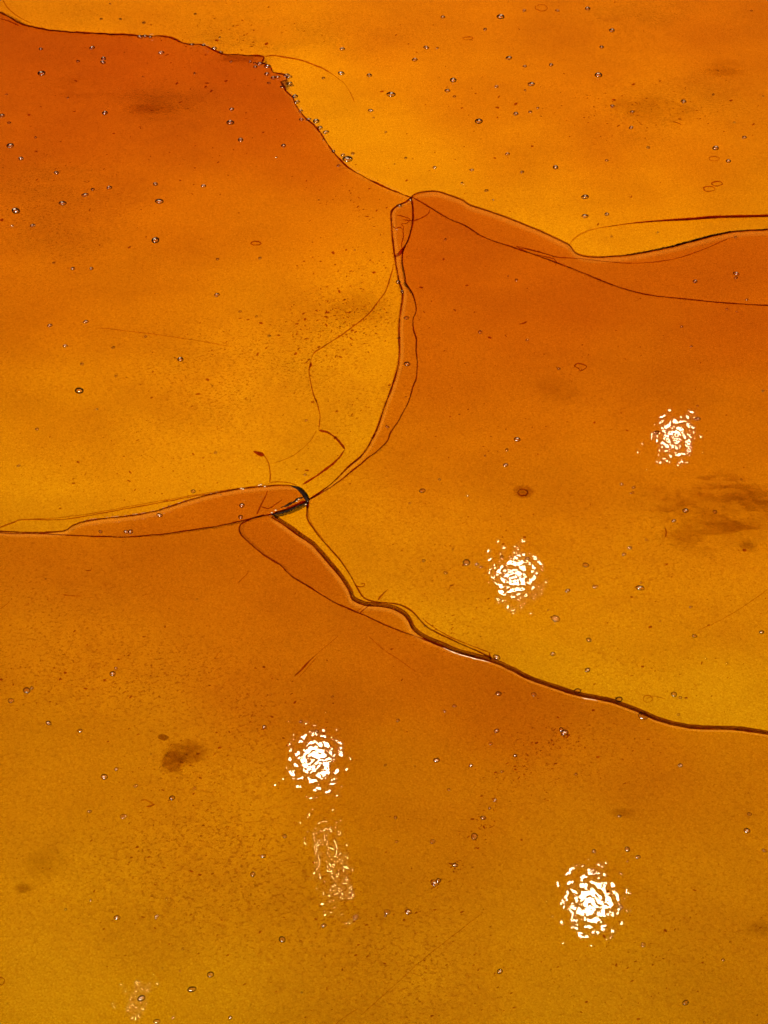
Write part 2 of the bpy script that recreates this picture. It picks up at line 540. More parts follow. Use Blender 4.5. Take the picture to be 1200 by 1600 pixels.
def slab(name, poly, tfun, mat, parent, glows=(), grid=13.0, zt=0.0):
    """thick piece: flat top, underside carved to the local thickness"""
    ring = inset(poly, 0.30)
    xs = [p[0] for p in ring]
    ys = [p[1] for p in ring]
    pts = list(ring)
    extra = []
    y = min(ys)
    while y < max(ys):
        x = min(xs)
        while x < max(xs):
            q = (x + rnd.uniform(-3, 3), y + rnd.uniform(-3, 3))
            far = q[0] < -40 or q[0] > 1240 or q[1] < -40 or q[1] > 1640
            if (not far or rnd.random() < 0.2) and inside(ring, *q):
                extra.append(q)
            x += grid
        y += grid
    if extra:
        dd = seg_dist(ring + [ring[0]], extra)
        extra = [q for q, d in zip(extra, dd) if d > 5]
    for line, amt, wd in glows:
        off = []
        for k in (2.5, 5.0, 8.5, 13.0):
            for i in range(1, len(line) - 1, 2):
                t = Vector(line[i + 1]) - Vector(line[i - 1])
                if t.length < 1e-6:
                    continue
                t.normalize()
                for s in (1, -1):
                    off.append((line[i][0] - t.y * s * k, line[i][1] + t.x * s * k))
        off = [q for q in off if inside(ring, *q)]
        if off:
            dd = seg_dist(ring + [ring[0]], off)
            extra += [q for q, d in zip(off, dd) if d > 1.6]
    pts += extra
    vs, es, fs, *_ = geometry.delaunay_2d_cdt([Vector(p) for p in pts], [], [list(range(len(ring)))], 1, 1e-4)
    vs = [(v.x, v.y) for v in vs]
    t = np.array([tfun(*v) for v in vs])
    for line, amt, wd in glows:
        d = seg_dist(line, vs)
        t *= 1 - amt * np.exp(-d / wd)
    n = len(vs)
    verts = [P(x, y2, zt) for x, y2 in vs]
    for (x, y2), th in zip(vs, t):
        q = P(x, y2, zt)
        verts.append(Vector((q.x, q.y + th * UNIT * shear(q.y), zt - th * UNIT)))
    # tri winding
    faces = []
    ecount = {}
    for f in fs:
        a, b, c = (verts[i] for i in f[:3])
        f = list(f)
        if ((b - a).cross(c - a)).z < 0:
            f.reverse()
        faces.append(tuple(f))
        faces.append(tuple(i + n for i in reversed(f)))
        for i in range(len(f)):
            e = (f[i], f[(i + 1) % len(f)])
            ecount[e] = 1
    for (i, j) in list(ecount):
        if (j, i) not in ecount:
            faces.append((j, i, i + n, j + n))
    o = build(name, verts, faces, mat, parent)
    # flat walls, flat top: keep shading normals honest
    me = o.data
    for p in me.polygons:
        p.use_smooth = min(p.vertices) >= n
    sca = me.attributes.new('scuff', 'FLOAT', 'POINT')
    for i_, (x_, y_) in enumerate(vs):
        sca.data[i_].value = sca.data[i_ + n].value = scuff(x_, y_)
    no_mir = me.attributes.new('no_mirror', 'FLOAT', 'FACE')
    for p in me.polygons:
        no_mir.data[p.index].value = 1.0 if min(p.vertices) >= n else 0.0
    sharp = me.attributes.new('sharp_edge', 'BOOLEAN', 'EDGE')
    steep = {}
    for p in me.polygons:
        k = 1 if max(p.vertices) < n else (2 if min(p.vertices) >= n else 0)
        for e in p.edge_keys:
            steep.setdefault(e, set()).add(k)
    for e in me.edges:
        if len(steep.get(tuple(sorted(e.vertices)), ())) > 1:
            sharp.data[e.index].value = True
    return o


def ribbon(name, line, width, mat, parent, z=0.0005, h=0.0004, taper=(0.0, 0.0), vary=0.25, seed=1, fn=None):
    """lens-section strip that follows a line; width in photo pixels, tapered at its ends"""
    r = random.Random(seed * 7 + len(line))
    n = len(line)
    ph = r.uniform(0, 6)
    verts, faces = [], []
    for i in range(n):
        a, b = Vector(line[max(i - 1, 0)]), Vector(line[min(i + 1, n - 1)])
        t = b - a
        t = t.normalized() if t.length > 1e-6 else Vector((1, 0))
        nn = Vector((-t.y, t.x))
        u = i / max(n - 1, 1)
        wv = width * (1 + vary * (0.6 * math.sin(ph + i * 0.37) + 0.7 * r.uniform(-1, 1)))
        if fn:
            wv *= fn(u)
        if taper[0] and u < taper[0]:
            wv *= 0.15 + 0.85 * u / taper[0]
        if taper[1] and u > 1 - taper[1]:
            wv *= 0.15 + 0.85 * (1 - u) / taper[1]
        c = Vector(line[i])
        l, rr = c + nn * wv / 2, c - nn * wv / 2
        verts += [P(l.x, l.y, z), P(c.x, c.y, z + h), P(rr.x, rr.y, z), P(c.x, c.y, z - h * 0.3)]
    for i in range(n - 1):
        for k in range(4):
            a, b = i * 4 + k, i * 4 + (k + 1) % 4
            faces.append((a, b, b + 4, a + 4))
    faces.append((3, 2, 1, 0))
    e = (n - 1) * 4
    faces.append((e, e + 1, e + 2, e + 3))
    return build(name, verts, faces, mat, parent)


# ------------------------------------------------------------------ the surface below
def diffuser():
    m, nt = newmat('frosted_white_surface')
    tc = N(nt, 'ShaderNodeTexCoord')
    f = ramp(nt, noise(nt, tc.outputs['Object'], 6, 3), 0.3, 0.7, 0.93, 1.0)
    cc = N(nt, 'ShaderNodeCombineColor')
    for i in range(3):
        nt.links.new(mth(nt, 'MULTIPLY', f, 0.9), cc.inputs[i])
    t = N(nt, 'ShaderNodeBsdfTranslucent')
    nt.links.new(cc.outputs[0], t.inputs[0])
    out = N(nt, 'ShaderNodeOutputMaterial')
    nt.links.new(t.outputs[0], out.inputs[0])
    z = -0.0445
    S = 2.2
    me = bpy.data.meshes.new('backlit_surface')
    me.from_pydata([(-S, -S, z), (S, -S, z), (S, S + .8, z), (-S, S + .8, z)], [], [(0, 1, 2, 3)])
    me.materials.append(m)
    o = bpy.data.objects.new('backlit_surface', me)
    COL.objects.link(o)
    o['kind'] = 'structure'


diffuser()

# ------------------------------------------------------------------ the four broken sheets
G = 'broken sheets of amber glass'
rA = root('glass_sheet', 850, 180, 'amber glass sheet at the top right, golden yellow along its curved lower edge', 'glass sheet', G)
rB = root('glass_sheet', 300, 420, 'amber glass sheet on the left, dark orange along its upper edge, curling hairline crack', 'glass sheet', G)
rC = root('glass_sheet', 900, 700, 'amber glass sheet on the right with two white lamp reflections and a smeary brown stain', 'glass sheet', G)
rD = root('glass_sheet', 550, 1300, 'amber glass sheet across the bottom with a small dark brown smudge', 'glass sheet', G)

gA, gB, gC, gD = (glass('amber_glass_top', 1, 1.0), glass('amber_glass_left', 2, 1.0),
                  glass('amber_glass_right', 3, 0.8), glass('amber_glass_bottom', 4, 1.0))
gF = glass('amber_fracture_face', 5, 0.25, 0.5)

polyA = AB + A_C[1:] + [(E1, ET), (E0, ET)]
polyB = AB + BC_L[1:] + BD_UP[::-1][1:]
polyC = AC_LOW + CD_MID[::-1]
# C runs: along AC_LOW to the right edge, back along CD_MID to x=768, then CD_UP back to the hub, up BC_R
k768 = min(range(len(CD_MID)), key=lambda i: abs(CD_MID[i][0] - 768))
polyC = AC_LOW + CD_MID[k768:][::-1] + CD_UP[::-1][1:] + BC_R[::-1][1:-1]
klo = min(range(len(CD_MID)), key=lambda i: abs(CD_MID[i][0] - 742))
kbd = min(range(len(BD_LOW)), key=lambda i: abs(BD_LOW[i][0] - 412))
polyD = BD_LOW[:kbd] + CD_LOW[:-1] + CD_MID[klo:] + [(E1, EB), (E0, EB)]
slab('sheet_body', polyA, idw(T_A), gA, rA, glows=[(A_C, 0.06, 9.0)])
slab('sheet_body', polyB, idw(T_B), gB, rB, glows=[(AB[120:], 0.05, 9.0)])
slab('sheet_body', polyC, idw(T_C), gC, rC)
slab('sheet_body', polyD, idw(T_D), gD, rD, glows=[(CD_MID[klo:], 0.06, 9.0)])

# slanted fracture faces, seen through the glass as bands beside each break
slab('fracture_face', A_C + AC_LOW[::-1][:-1], idw([(700, 320, 1.72), (850, 385, 1.72), (1000, 430, 1.76), (1180, 420, 1.74), (950, 415, 1.7)]), gF, rC,
     glows=[(A_C, 0.06, 9.0)], grid=8)
slab('fracture_face', BC_L[1:-1] + BC_R[::-1], idw([(620, 360, 1.65), (638, 540, 1.62), (600, 670, 1.58), (620, 330, 1.65), (520, 756, 1.2), (640, 330, 1.55)]), gF, rB,
     glows=[(BC_L, 0.06, 9.0)], grid=6)
slab('fracture_face', BD_UP + BD_LOW[::-1][1:-1], idw([(150, 825, 1.6), (250, 815, 1.72), (350, 795, 1.78), (440, 775, 1.72), (0, 831, 1.2)]), gF, rD,
     glows=[(BD_UP, 0.06, 9.0)], grid=6)
kmid0 = 0
lowpoly = CD_LOW[2:-1] + CD_MID[:klo][::-1]
slab('fracture_face', lowpoly, idw([(400, 830, 1.76), (450, 860, 1.84), (500, 900, 1.80), (540, 935, 1.65), (600, 965, 1.72), (640, 985, 1.5), (700, 1010, 1.3)]), gF, rD,
     glows=[(CD_MID[:klo], 0.06, 9.0)], grid=7)
khub = [(425, 804), (450, 795.5), (480, 783.5)]
slab('fracture_face', khub + CD_UP[1:-1] + CD_MID[:k768][::-1][:-1], idw([(450, 805, 1.1), (500, 850, 1.15), (550, 925, 1.1), (700, 1004, 1.1)]), gF, rC, grid=6)

# ------------------------------------------------------------------ cracks and broken edges
def crack(parent, pts, wd, mat, name='hairline_crack', jit=0.35, taper=(0.08, 0.08), **kw):
    line = smooth(pts, 3.0, jit, int(pts[0][0]) + 3)
    return ribbon(name, line, wd, mat, parent, taper=taper, seed=int(pts[0][1]) + 1, **kw)


def shift(line, dx, dy):
    return [(x + dx, y + dy) for x, y in line]


# A/B
ribbon('broken_edge', AB, 2.3, M_DARK, rB, vary=0.45, seed=2)
ribbon('broken_edge', shift(AB[60:], -0.5, 0.6)[:60], 1.6, M_DARK, rB, z=0.0012, vary=0.9, seed=4)
# A/C
ribbon('broken_edge', A_C, 2.0, M_MID, rA, vary=0.2, seed=3)
ribbon('broken_edge', shift(A_C, 0, -1.2), 1.5, M_FAINT, rA, z=0.0012, vary=0.5, seed=5)
ribbon('broken_edge', AC_LOW, 1.9, M_DARK, rC, vary=0.3, seed=6)
# B/C
ribbon('broken_edge', BC_L, 2.2, M_DARK, rB, vary=0.45, seed=7)
ribbon('broken_edge', shift(BC_L[:110], -1.2, 0), 2.0, M_FAINT, rB, z=0.0012, vary=0.4, seed=8)
ribbon('broken_edge', BC_R, 2.0, M_DARK, rC, vary=0.35, seed=9)
# B/D
ribbon('broken_edge', BD_UP, 2.2, M_MID, rB, vary=0.35, seed=10)
ribbon('broken_edge', BD_LOW, 2.0, M_DARK, rD, vary=0.25, seed=11)
# C/D
ribbon('broken_edge', CD_UP, 2.2, M_MID, rC, vary=0.3, seed=12)
ribbon('broken_edge', CD_LOW, 2.1, M_DARK, rD, vary=0.3, seed=13)
ribbon('crack_wall', CD_MID, 7.2, M_OLIVE, rC, z=0.0010, vary=0.10, seed=14, fn=lambda u: 1.0 if u < 0.5 else 1.0 - 0.15 * (u - .5))
ribbon('broken_edge', shift(CD_MID, -0.9, 2.3), 1.9, M_DARK, rC, z=0.0022, vary=0.4, seed=15)
ribbon('broken_edge', shift(CD_MID, 0.8, -2.2), 1.4, M_MID, rC, z=0.0022, vary=0.4, seed=16)
kk = k768
ribbon('crack_wall', CD_MID[kk:], 3.0, M_FAINT, rC, z=0.0030, vary=0.12, seed=17, taper=(0.1, 0))
# orange ribbons that paint a glow beside each break
for wd_, k_ in ((7.5, 0.45), (3.4, 0.15)):
    zz = 0.0006 + 0.0004 * k_
    ribbon('painted_edge_glow', shift(A_C, 0.4, 1.6 + wd_ * .5), wd_, M_RIM_GLOW, rC, z=zz, h=.0002, vary=.12, seed=21, taper=(.03, 0))
    ribbon('painted_edge_glow', shift(BD_UP, 0.4, 1.6 + wd_ * .45), wd_ * .8, M_RIM_GLOW, rD, z=zz, h=.0002, vary=.15, seed=22, taper=(0, .1))
    ribbon('painted_edge_glow', shift(CD_MID, -2.6 - wd_ * .22, 3.2 + wd_ * .35)[:klo], wd_, M_RIM_GLOW, rD, z=zz, h=.0002, vary=.12, seed=23, taper=(.05, .3))
    ribbon('painted_edge_glow', shift(BC_L, 1.6 + wd_ * .42, .6), wd_ * .8, M_RIM_GLOW, rB, z=zz, h=.0002, vary=.2, seed=26, taper=(.05, .3))
ribbon('painted_edge_glow', shift(CD_MID, -1.2, 5.0)[klo:], 3.6, M_RIM_GLOW, rD, z=0.0007, vary=.4, seed=24)
ribbon('painted_edge_glow', shift(CD_MID, -1.2, 5.6)[klo:], 1.8, M_RIM_GLOW, rD, z=0.0012, vary=.8, seed=27)
ribbon('painted_edge_glow', [p for p in shift(AB, -2.4, 2.6) if p[0] > 440], 2.2, M_RIM_GLOW, rB, z=0.0007, vary=.5, seed=25)
ribbon('painted_edge_glow', [p for p in shift(AB, 3.0, -2.6) if p[0] > 440], 2.6, M_RIM_GLOW, rA, z=0.0007, vary=.5, seed=28)
# pale ribbons painting specular glints just under the break
for (a, b) in ((690, 770), (905, 935), (1000, 1010)):
    seg = [p for p in shift(CD_MID, -1.2, 4.6) if a < p[0] < b]
    if len(seg) > 2:
        ribbon('painted_edge_glint', seg, 1.5, M_CHIP_GLINT, rD, z=0.003, vary=0.5, taper=(0.3, 0.3), seed=18)

# hub where three breaks meet: black fracture wedge
crack(rB, [(455, 759), (466, 763), (474, 770), (479, 778), (482, 785)], 8.5, M_BLACK, 'crack_wall', z=0.003, h=0.001, taper=(0.5, 0.12), vary=0.15)
crack(rB, [(424, 804), (440, 799), (460, 791), (478, 783)], 5.5, M_DARK, 'crack_wall', z=0.004, taper=(0.25, 0.1), vary=0.4)
crack(rD, [(420, 806), (445, 799), (465, 791), (480, 785)], 3.0, M_BLACK, 'crack_wall', z=0.0052, taper=(0.3, 0.1), vary=0.5)
crack(rD, [(433, 796), (450, 788), (464, 781), (474, 777)], 2.4, M_BLACK, 'crack_wall', z=0.0052, taper=(0.3, 0.1), vary=0.9, jit=1.2)
crack(rC, [(481, 784), (481, 790), (480, 797)], 4.5, M_DARK, 'crack_wall', z=0.004, taper=(0, 0.4))
for q in ((425, 801), (431, 797), (464, 783), (467, 780), (478, 788), (380, 764), (377, 763), (405, 758), (414, 760), (408, 757)):
    crack(rB, [(q[0] - 1.8, q[1] + .6), q, (q[0] + 1.6, q[1] - .5)], 2.6, M_CHIP_GLINT, 'chip', z=0.006, h=0.0008, jit=0)
for i in range(34):
    x = 215 + (i / 34.0) * 400 + rnd.uniform(-8, 8)
    q = min(AB, key=lambda p: abs(p[0] - x))
    if 345 < x < 400:
        continue
    crack(rA, [(q[0] - 1.5 + rnd.uniform(-1, 3), q[1] - 2.2), (q[0] + rnd.uniform(.5, 4), q[1] - rnd.uniform(1, 4))], rnd.uniform(1.4, 3.4), rnd.choice([M_MID, M_DARK, M_CHIP_GLINT]), 'chip', z=0.003, h=.0005, jit=0)
for i in range(26):
    x = 130 + i * 8.2 + rnd.uniform(-4, 4)
    q = min(BD_UP, key=lambda p: abs(p[0] - x))
    crack(rB, [(q[0] - 1.5, q[1] - .9), (q[0] + rnd.uniform(.5, 3), q[1] - 1.6)], rnd.uniform(1, 1.8), M_CHIP_GLINT, 'chip', z=0.003, h=.0005, jit=0)

# second line over the B/D break
crack(rB, [(-120, 860), (-40, 842), (0, 824), (22, 816), (36, 812), (90, 812), (130, 807), (180, 798), (240, 787), (300, 776), (360, 766), (400, 759), (428, 756)], 1.8, M_MID, fn=lambda u: 1.0 if u < .3 else .75)
crack(rB, [(36, 811), (90, 809), (150, 801), (215, 789), (300, 774), (370, 763)], 1.3, M_FAINT)
crack(rB, [(422, 754), (440, 753), (458, 756), (464, 759)], 1.3, M_MID)
# long curl across B
crack(rB, [(616, 408), (613, 422), (608, 440), (602, 456), (592, 470), (578, 488), (560, 504), (530, 526), (500, 545), (490, 553), (485, 566)], 1.7, M_MID)
crack(rB, [(485, 564), (483, 582), (486, 600), (490, 617), (497, 635), (500, 652), (498, 671)], 1.7, M_MID)
crack(rB, [(484, 575), (485.5, 570), (486, 566)], 4.0, M_DARK, 'chip', taper=(.4, .4))
crack(rB, [(491, 620), (494, 626), (496, 632)], 3.2, M_MID, 'chip', taper=(.4, .4))
crack(rB, [(498, 672), (512, 676), (525, 685), (535, 696), (539, 702)], 3.2, M_DARK)
crack(rB, [(539, 702), (531, 714), (517, 727), (495, 743), (473, 757)], 3.0, M_DARK, vary=.3)
crack(rB, [(495, 672), (484, 690), (465, 707), (445, 718), (425, 724)], 1.2, M_FAINT)
crack(rB, [(422, 755), (422, 740), (420, 725), (416, 716), (411, 710)], 1.6, M_MID)
crack(rB, [(396, 705), (402, 708), (413, 711)], 5.5, M_DARK, 'chip', taper=(.6, .2), vary=.5)
crack(rD, [(418, 765), (415, 775), (408, 789), (401, 804)], 2.0, M_MID)
crack(rD, [(408, 791), (418, 794), (426, 791), (436, 784), (441, 779)], 1.6, M_MID, jit=.9)
# top hub loops
crack(rC, [(629, 343), (645, 345), (660, 340), (669, 334), (672, 325)], 1.6, M_MID)
crack(rC, [(644, 312), (646, 330), (646, 342), (643, 358), (639, 372), (633, 385)], 2.0, M_DARK)
crack(rC, [(634, 382), (628, 392), (622, 398), (617, 402)], 5.0, M_DARK, 'crack_wall', taper=(.3, .2))
crack(rB, [(620, 337), (635, 340), (640, 344), (634, 348), (627, 349), (631, 354), (629, 362), (630, 368), (628, 382), (628, 392)], 1.4, M_MID, jit=.9)
crack(rB, [(613, 354), (619, 357), (626, 355), (630, 359)], 2.2, M_MID, 'chip', jit=.8)
crack(rB, [(618, 358), (622, 359)], 2.2, M_CHIP_GLINT, 'chip', jit=0)
# A
crack(rA, [(412, 88), (430, 87), (450, 90), (470, 94), (490, 101), (508, 109), (525, 120), (538, 131), (545, 141)], 2.0, M_MID, taper=(.05, .5))
crack(rA, [(545, 140), (551, 152), (554, 160)], 1.2, M_FAINT)
crack(rA, [(889, 384), (897, 373), (915, 362), (938, 356), (965, 352)], 1.8, M_FAINT)
crack(rA, [(950, 354), (985, 349), (1030, 345), (1080, 342), (1120, 339), (1200, 337), (1320, 333)], 4.4, M_DARK, 'crack_wall', taper=(.35, 0), vary=.12, jit=.1)
crack(rA, [(985, 349.5), (1030, 345.5), (1080, 342.5), (1120, 339.5), (1200, 337.5), (1320, 333.5)], 3.0, M_MID, 'crack_wall', z=0.0016, taper=(.3, 0), vary=.12, jit=.1)
crack(rA, [(0, -14), (6, 2), (14, 14), (30, 27), (50, 37)], 1.5, M_FAINT)
crack(rA, [(0, 29), (14, 33), (30, 40)], 1.8, M_MID)
# right band
crack(rC, [(800, 383), (830, 390), (860, 399), (872, 402), (905, 404), (960, 410), (1000, 411), (1040, 407), (1070, 400), (1105, 387), (1130, 376), (1160, 365)], 1.5, M_MID, fn=lambda u: 1.0 if u < .3 else .8)
crack(rC, [(806, 385), (830, 396), (866, 405), (868, 415)], 1.4, M_MID)
crack(rC, [(814, 388), (836, 392), (868, 402)], 2.2, M_DARK, taper=(.4, .6))
# C / D small strokes
crack(rC, [(482, 797), (484, 812), (493, 828), (510, 848)], 1.4, M_FAINT)
crack(rC, [(590, 938), (597, 929), (607, 920)], 2.0, M_MID, taper=(.05, .6))
crack(rD, [(562, 958), (571, 950), (580, 944)], 1.8, M_DARK)
crack(rD, [(556, 957), (563, 951), (572, 944)], 1.3, M_FAINT)
crack(rC, [(554, 912), (556, 915), (563, 917), (569, 915), (570, 911), (563, 913)], 1.6, M_MID)
crack(rC, [(764, 1019), (766, 1027), (768, 1031)], 2.4, M_DARK)
crack(rC, [(660, 966), (680, 982), (710, 998), (740, 1010), (766, 1020)], 1.4, M_MID)
crack(rD, [(460, 1057), (472, 1045), (484, 1032), (497, 1020)], 2.6, M_MID, 'scratch', taper=(.1, .5))
crack(rD, [(467, 1059), (478, 1046), (494, 1028)], 1.3, M_SCR, 'scratch')
crack(rD, [(497, 1020), (515, 1005), (530, 993)], 1.1, M_SCR, 'scratch')
crack(rD, [(575, 993), (598, 1014), (621, 1029), (650, 1050)], 1.3, M_SCR, 'scratch')
crack(rD, [(372, 911), (380, 903), (389, 893)], 1.4, M_SCR, 'scratch')
crack(rD, [(333, 1031), (340, 1023), (347, 1013)], 1.5, M_SCR, 'scratch')
crack(rD, [(96, 928), (112, 931), (128, 931)], 1.6, M_SCR, 'scratch')
crack(rD, [(0, 952), (8, 946), (16, 939)], 1.4, M_SCR, 'scratch')
crack(rD, [(132, 890), (137, 892), (142, 891), (143, 886)], 1.7, M_MID, 'scratch')
crack(rB, [(150, 512), (190, 516), (260, 525), (320, 534), (365, 543)], 1.2, M_SCR, 'scratch')
crack(rC, [(812, 506), (818, 505), (824, 502)], 2.2, M_MID, 'scratch')
crack(rD, [(560, 1590), (610, 1545), (660, 1500), (700, 1468), (755, 1425)], 1.4, M_SCR, 'scratch')
crack(rD, [(500, 1640), (525, 1600), (560, 1575)], 1.4, M_SCR, 'scratch')
crack(rD, [(220, 1252), (226, 1249), (241, 1257)], 2.4, M_SCR, 'scratch')
crack(rD, [(228, 1260), (235, 1259), (243, 1256)], 2.4, M_MID, 'scratch')
crack(rC, [(1090, 985), (1120, 972), (1150, 955), (1180, 935), (1200, 920)], 1.2, M_SCR, 'scratch')
crack(rA, [(1050, 190), (1058, 192), (1066, 196)], 1.5, M_MID, 'scratch')
crack(rC, [(1039, 824), (1041, 832), (1039, 840)], 2.2, M_MID, 'scratch')
crack(rC, [(1010, 1092), (1022, 1088), (1040, 1092)], 1.6, M_SCR, 'scratch')


def loop(parent, x, y, a, b, wd, mat, n=18, rot=0, seed=0, name='flake_outline'):
    r = random.Random(seed)
    k = [1 + r.uniform(-.12, .12) for _ in range(n)]
    pts = []
    for i in range(n + 1):
        t = 2 * math.pi * i / n
        q = k[i % n]
        ux, uy = a * q * math.cos(t), b * q * math.sin(t)
        pts.append((x + ux * math.cos(rot) - uy * math.sin(rot), y + ux * math.sin(rot) + uy * math.cos(rot)))
    return ribbon(name, pts, wd, mat, parent, vary=.4, seed=seed)


loop(rA, 1108, 295, 9, 4, 1.4, M_MID, seed=1)
loop(rA, 1120, 287, 8, 3.5, 1.5, M_MID, seed=2)
loop(rA, 1116, 248, 8, 3.5, 1.3, M_FAINT, seed=3)
loop(rA, 731, 60, 8, 2.5, 1.4, M_FAINT, seed=4)
loop(rA, 846, 12, 9, 5, 1.4, M_FAINT, seed=5)
loop(rC, 1012, 1092, 7, 5.5, 1.5, M_FAINT, seed=6)
loop(rD, 2, 1533, 5, 6, 1.8, M_MID, seed=7)
loop(rB, 400, 380, 8, 3, 1.6, M_MID, seed=8)
ribbon('flake_outline', smooth([(897, 572), (902, 568), (911, 569), (917, 573), (911, 578), (907, 580), (904, 576), (897, 572)], 3, 0.3, 3), 1.7, M_MID, rC)
loop(rC, 817, 769.5, 8, 5, 1.8, M_DARK, seed=9)

# ------------------------------------------------------------------ stains (thin dirt on the glass)
def stain(parent, x, y, a, b, col, seed, soft=0.5, scale=9, wisp=.5, rot=0.0, z=0.0008, streak=False):
    n = 28
    m = stain_mat('brown_stain', col, seed, soft, scale, wisp, streak)
    verts, faces = [], []
    c = P(x, y, z)
    for k, zz in ((0, z), (1, z - 0.0003)):
        for i in range(n):
            t = 2 * math.pi * i / n
            ux, uy = a * math.cos(t), b * math.sin(t)
            verts.append(P(x + ux * math.cos(rot) - uy * math.sin(rot), y + ux * math.sin(rot) + uy * math.cos(rot), zz))
    faces.append(tuple(range(n - 1, -1, -1)))
    faces.append(tuple(range(n, 2 * n)))
    for i in range(n):
        j = (i + 1) % n
        faces.append((i, j, n + j, n + i))
    return build('stain', verts, faces, m, parent, False)


BR = (0.60, 0.50, 0.42)
stain(rD, 290, 1176, 50, 27, (0.70, 0.59, 0.48), 1, .8, 9, .7, -.2)
stain(rD, 270, 1190, 24, 26, (0.72, 0.6, 0.5), 2, .5, 7, .4, -.5)
stain(rD, 255, 1152, 14, 5, (0.62, 0.5, 0.4), 3, .5, 6, .3, .4)
stain(rD, 36, 1388, 22, 12, (0.72, 0.64, 0.55), 4, .9, 4, .2)
stain(rD, 70, 1350, 60, 26, (0.9, 0.87, 0.82), 5, .9, 5, .4, -.5)
stain(rC, 1168, 852, 24, 15, (0.755, 0.698, 0.640), 6, .95, 4, .15)
streaks = dict(soft=.9, scale=7, streak=True)
stain(rC, 1125, 762, 95, 26, (0.712, 0.611, 0.539), 7, rot=.16, **streaks)
stain(rC, 1185, 790, 90, 34, (0.726, 0.640, 0.568), 8, rot=.20, **streaks)
stain(rC, 1045, 790, 75, 34, (0.755, 0.669, 0.597), 9, rot=.30, **streaks)
stain(rC, 1110, 830, 130, 42, (0.784, 0.698, 0.626), 10, rot=.18, **streaks)
stain(rC, 1120, 800, 150, 70, (0.899, 0.856, 0.806), 11, .95, 8, .5, .1)
stain(rC, 818, 768, 22, 12, (0.770, 0.683, 0.611), 14, .35, 6, .25, .3)
stain(rC, 870, 610, 60, 26, (0.899, 0.870, 0.842), 15, .9, 10, .7, .4)
stain(rB, 235, 170, 60, 13, (0.842, 0.770, 0.698), 16, .9, 5, .3, .05)
stain(rB, 250, 162, 100, 34, (0.892, 0.870, 0.842), 17, .9, 6, .5, 0)
stain(rB, 140, 130, 100, 34, (0.892, 0.856, 0.820), 18, soft=.9, scale=7, streak=True, rot=.3)
stain(rB, 370, 92, 46, 9, (0.784, 0.712, 0.640), 19, .8, 12, .7, .05)
stain(rA, 1130, 112, 50, 9, (0.885, 0.842, 0.784), 20, .8, 5, .3, .1)
stain(rA, 1130, 105, 46, 22, (0.928, 0.899, 0.856), 21, .8, 8, .8, 0)
stain(rA, 1020, 170, 120, 22, (0.899, 0.870, 0.827), 22, .9, 14, .9, .3)
stain(rD, 975, 1270, 30, 12, (0.8, 0.75, 0.7), 24, .9, 5, .3)
stain(rD, 1190, 1450, 40, 20, (0.84, 0.8, 0.75), 25, .9, 5, .4)
stain(rB, 560, 480, 70, 34, (0.899, 0.856, 0.813), 26, .9, 14, .8, -.3)

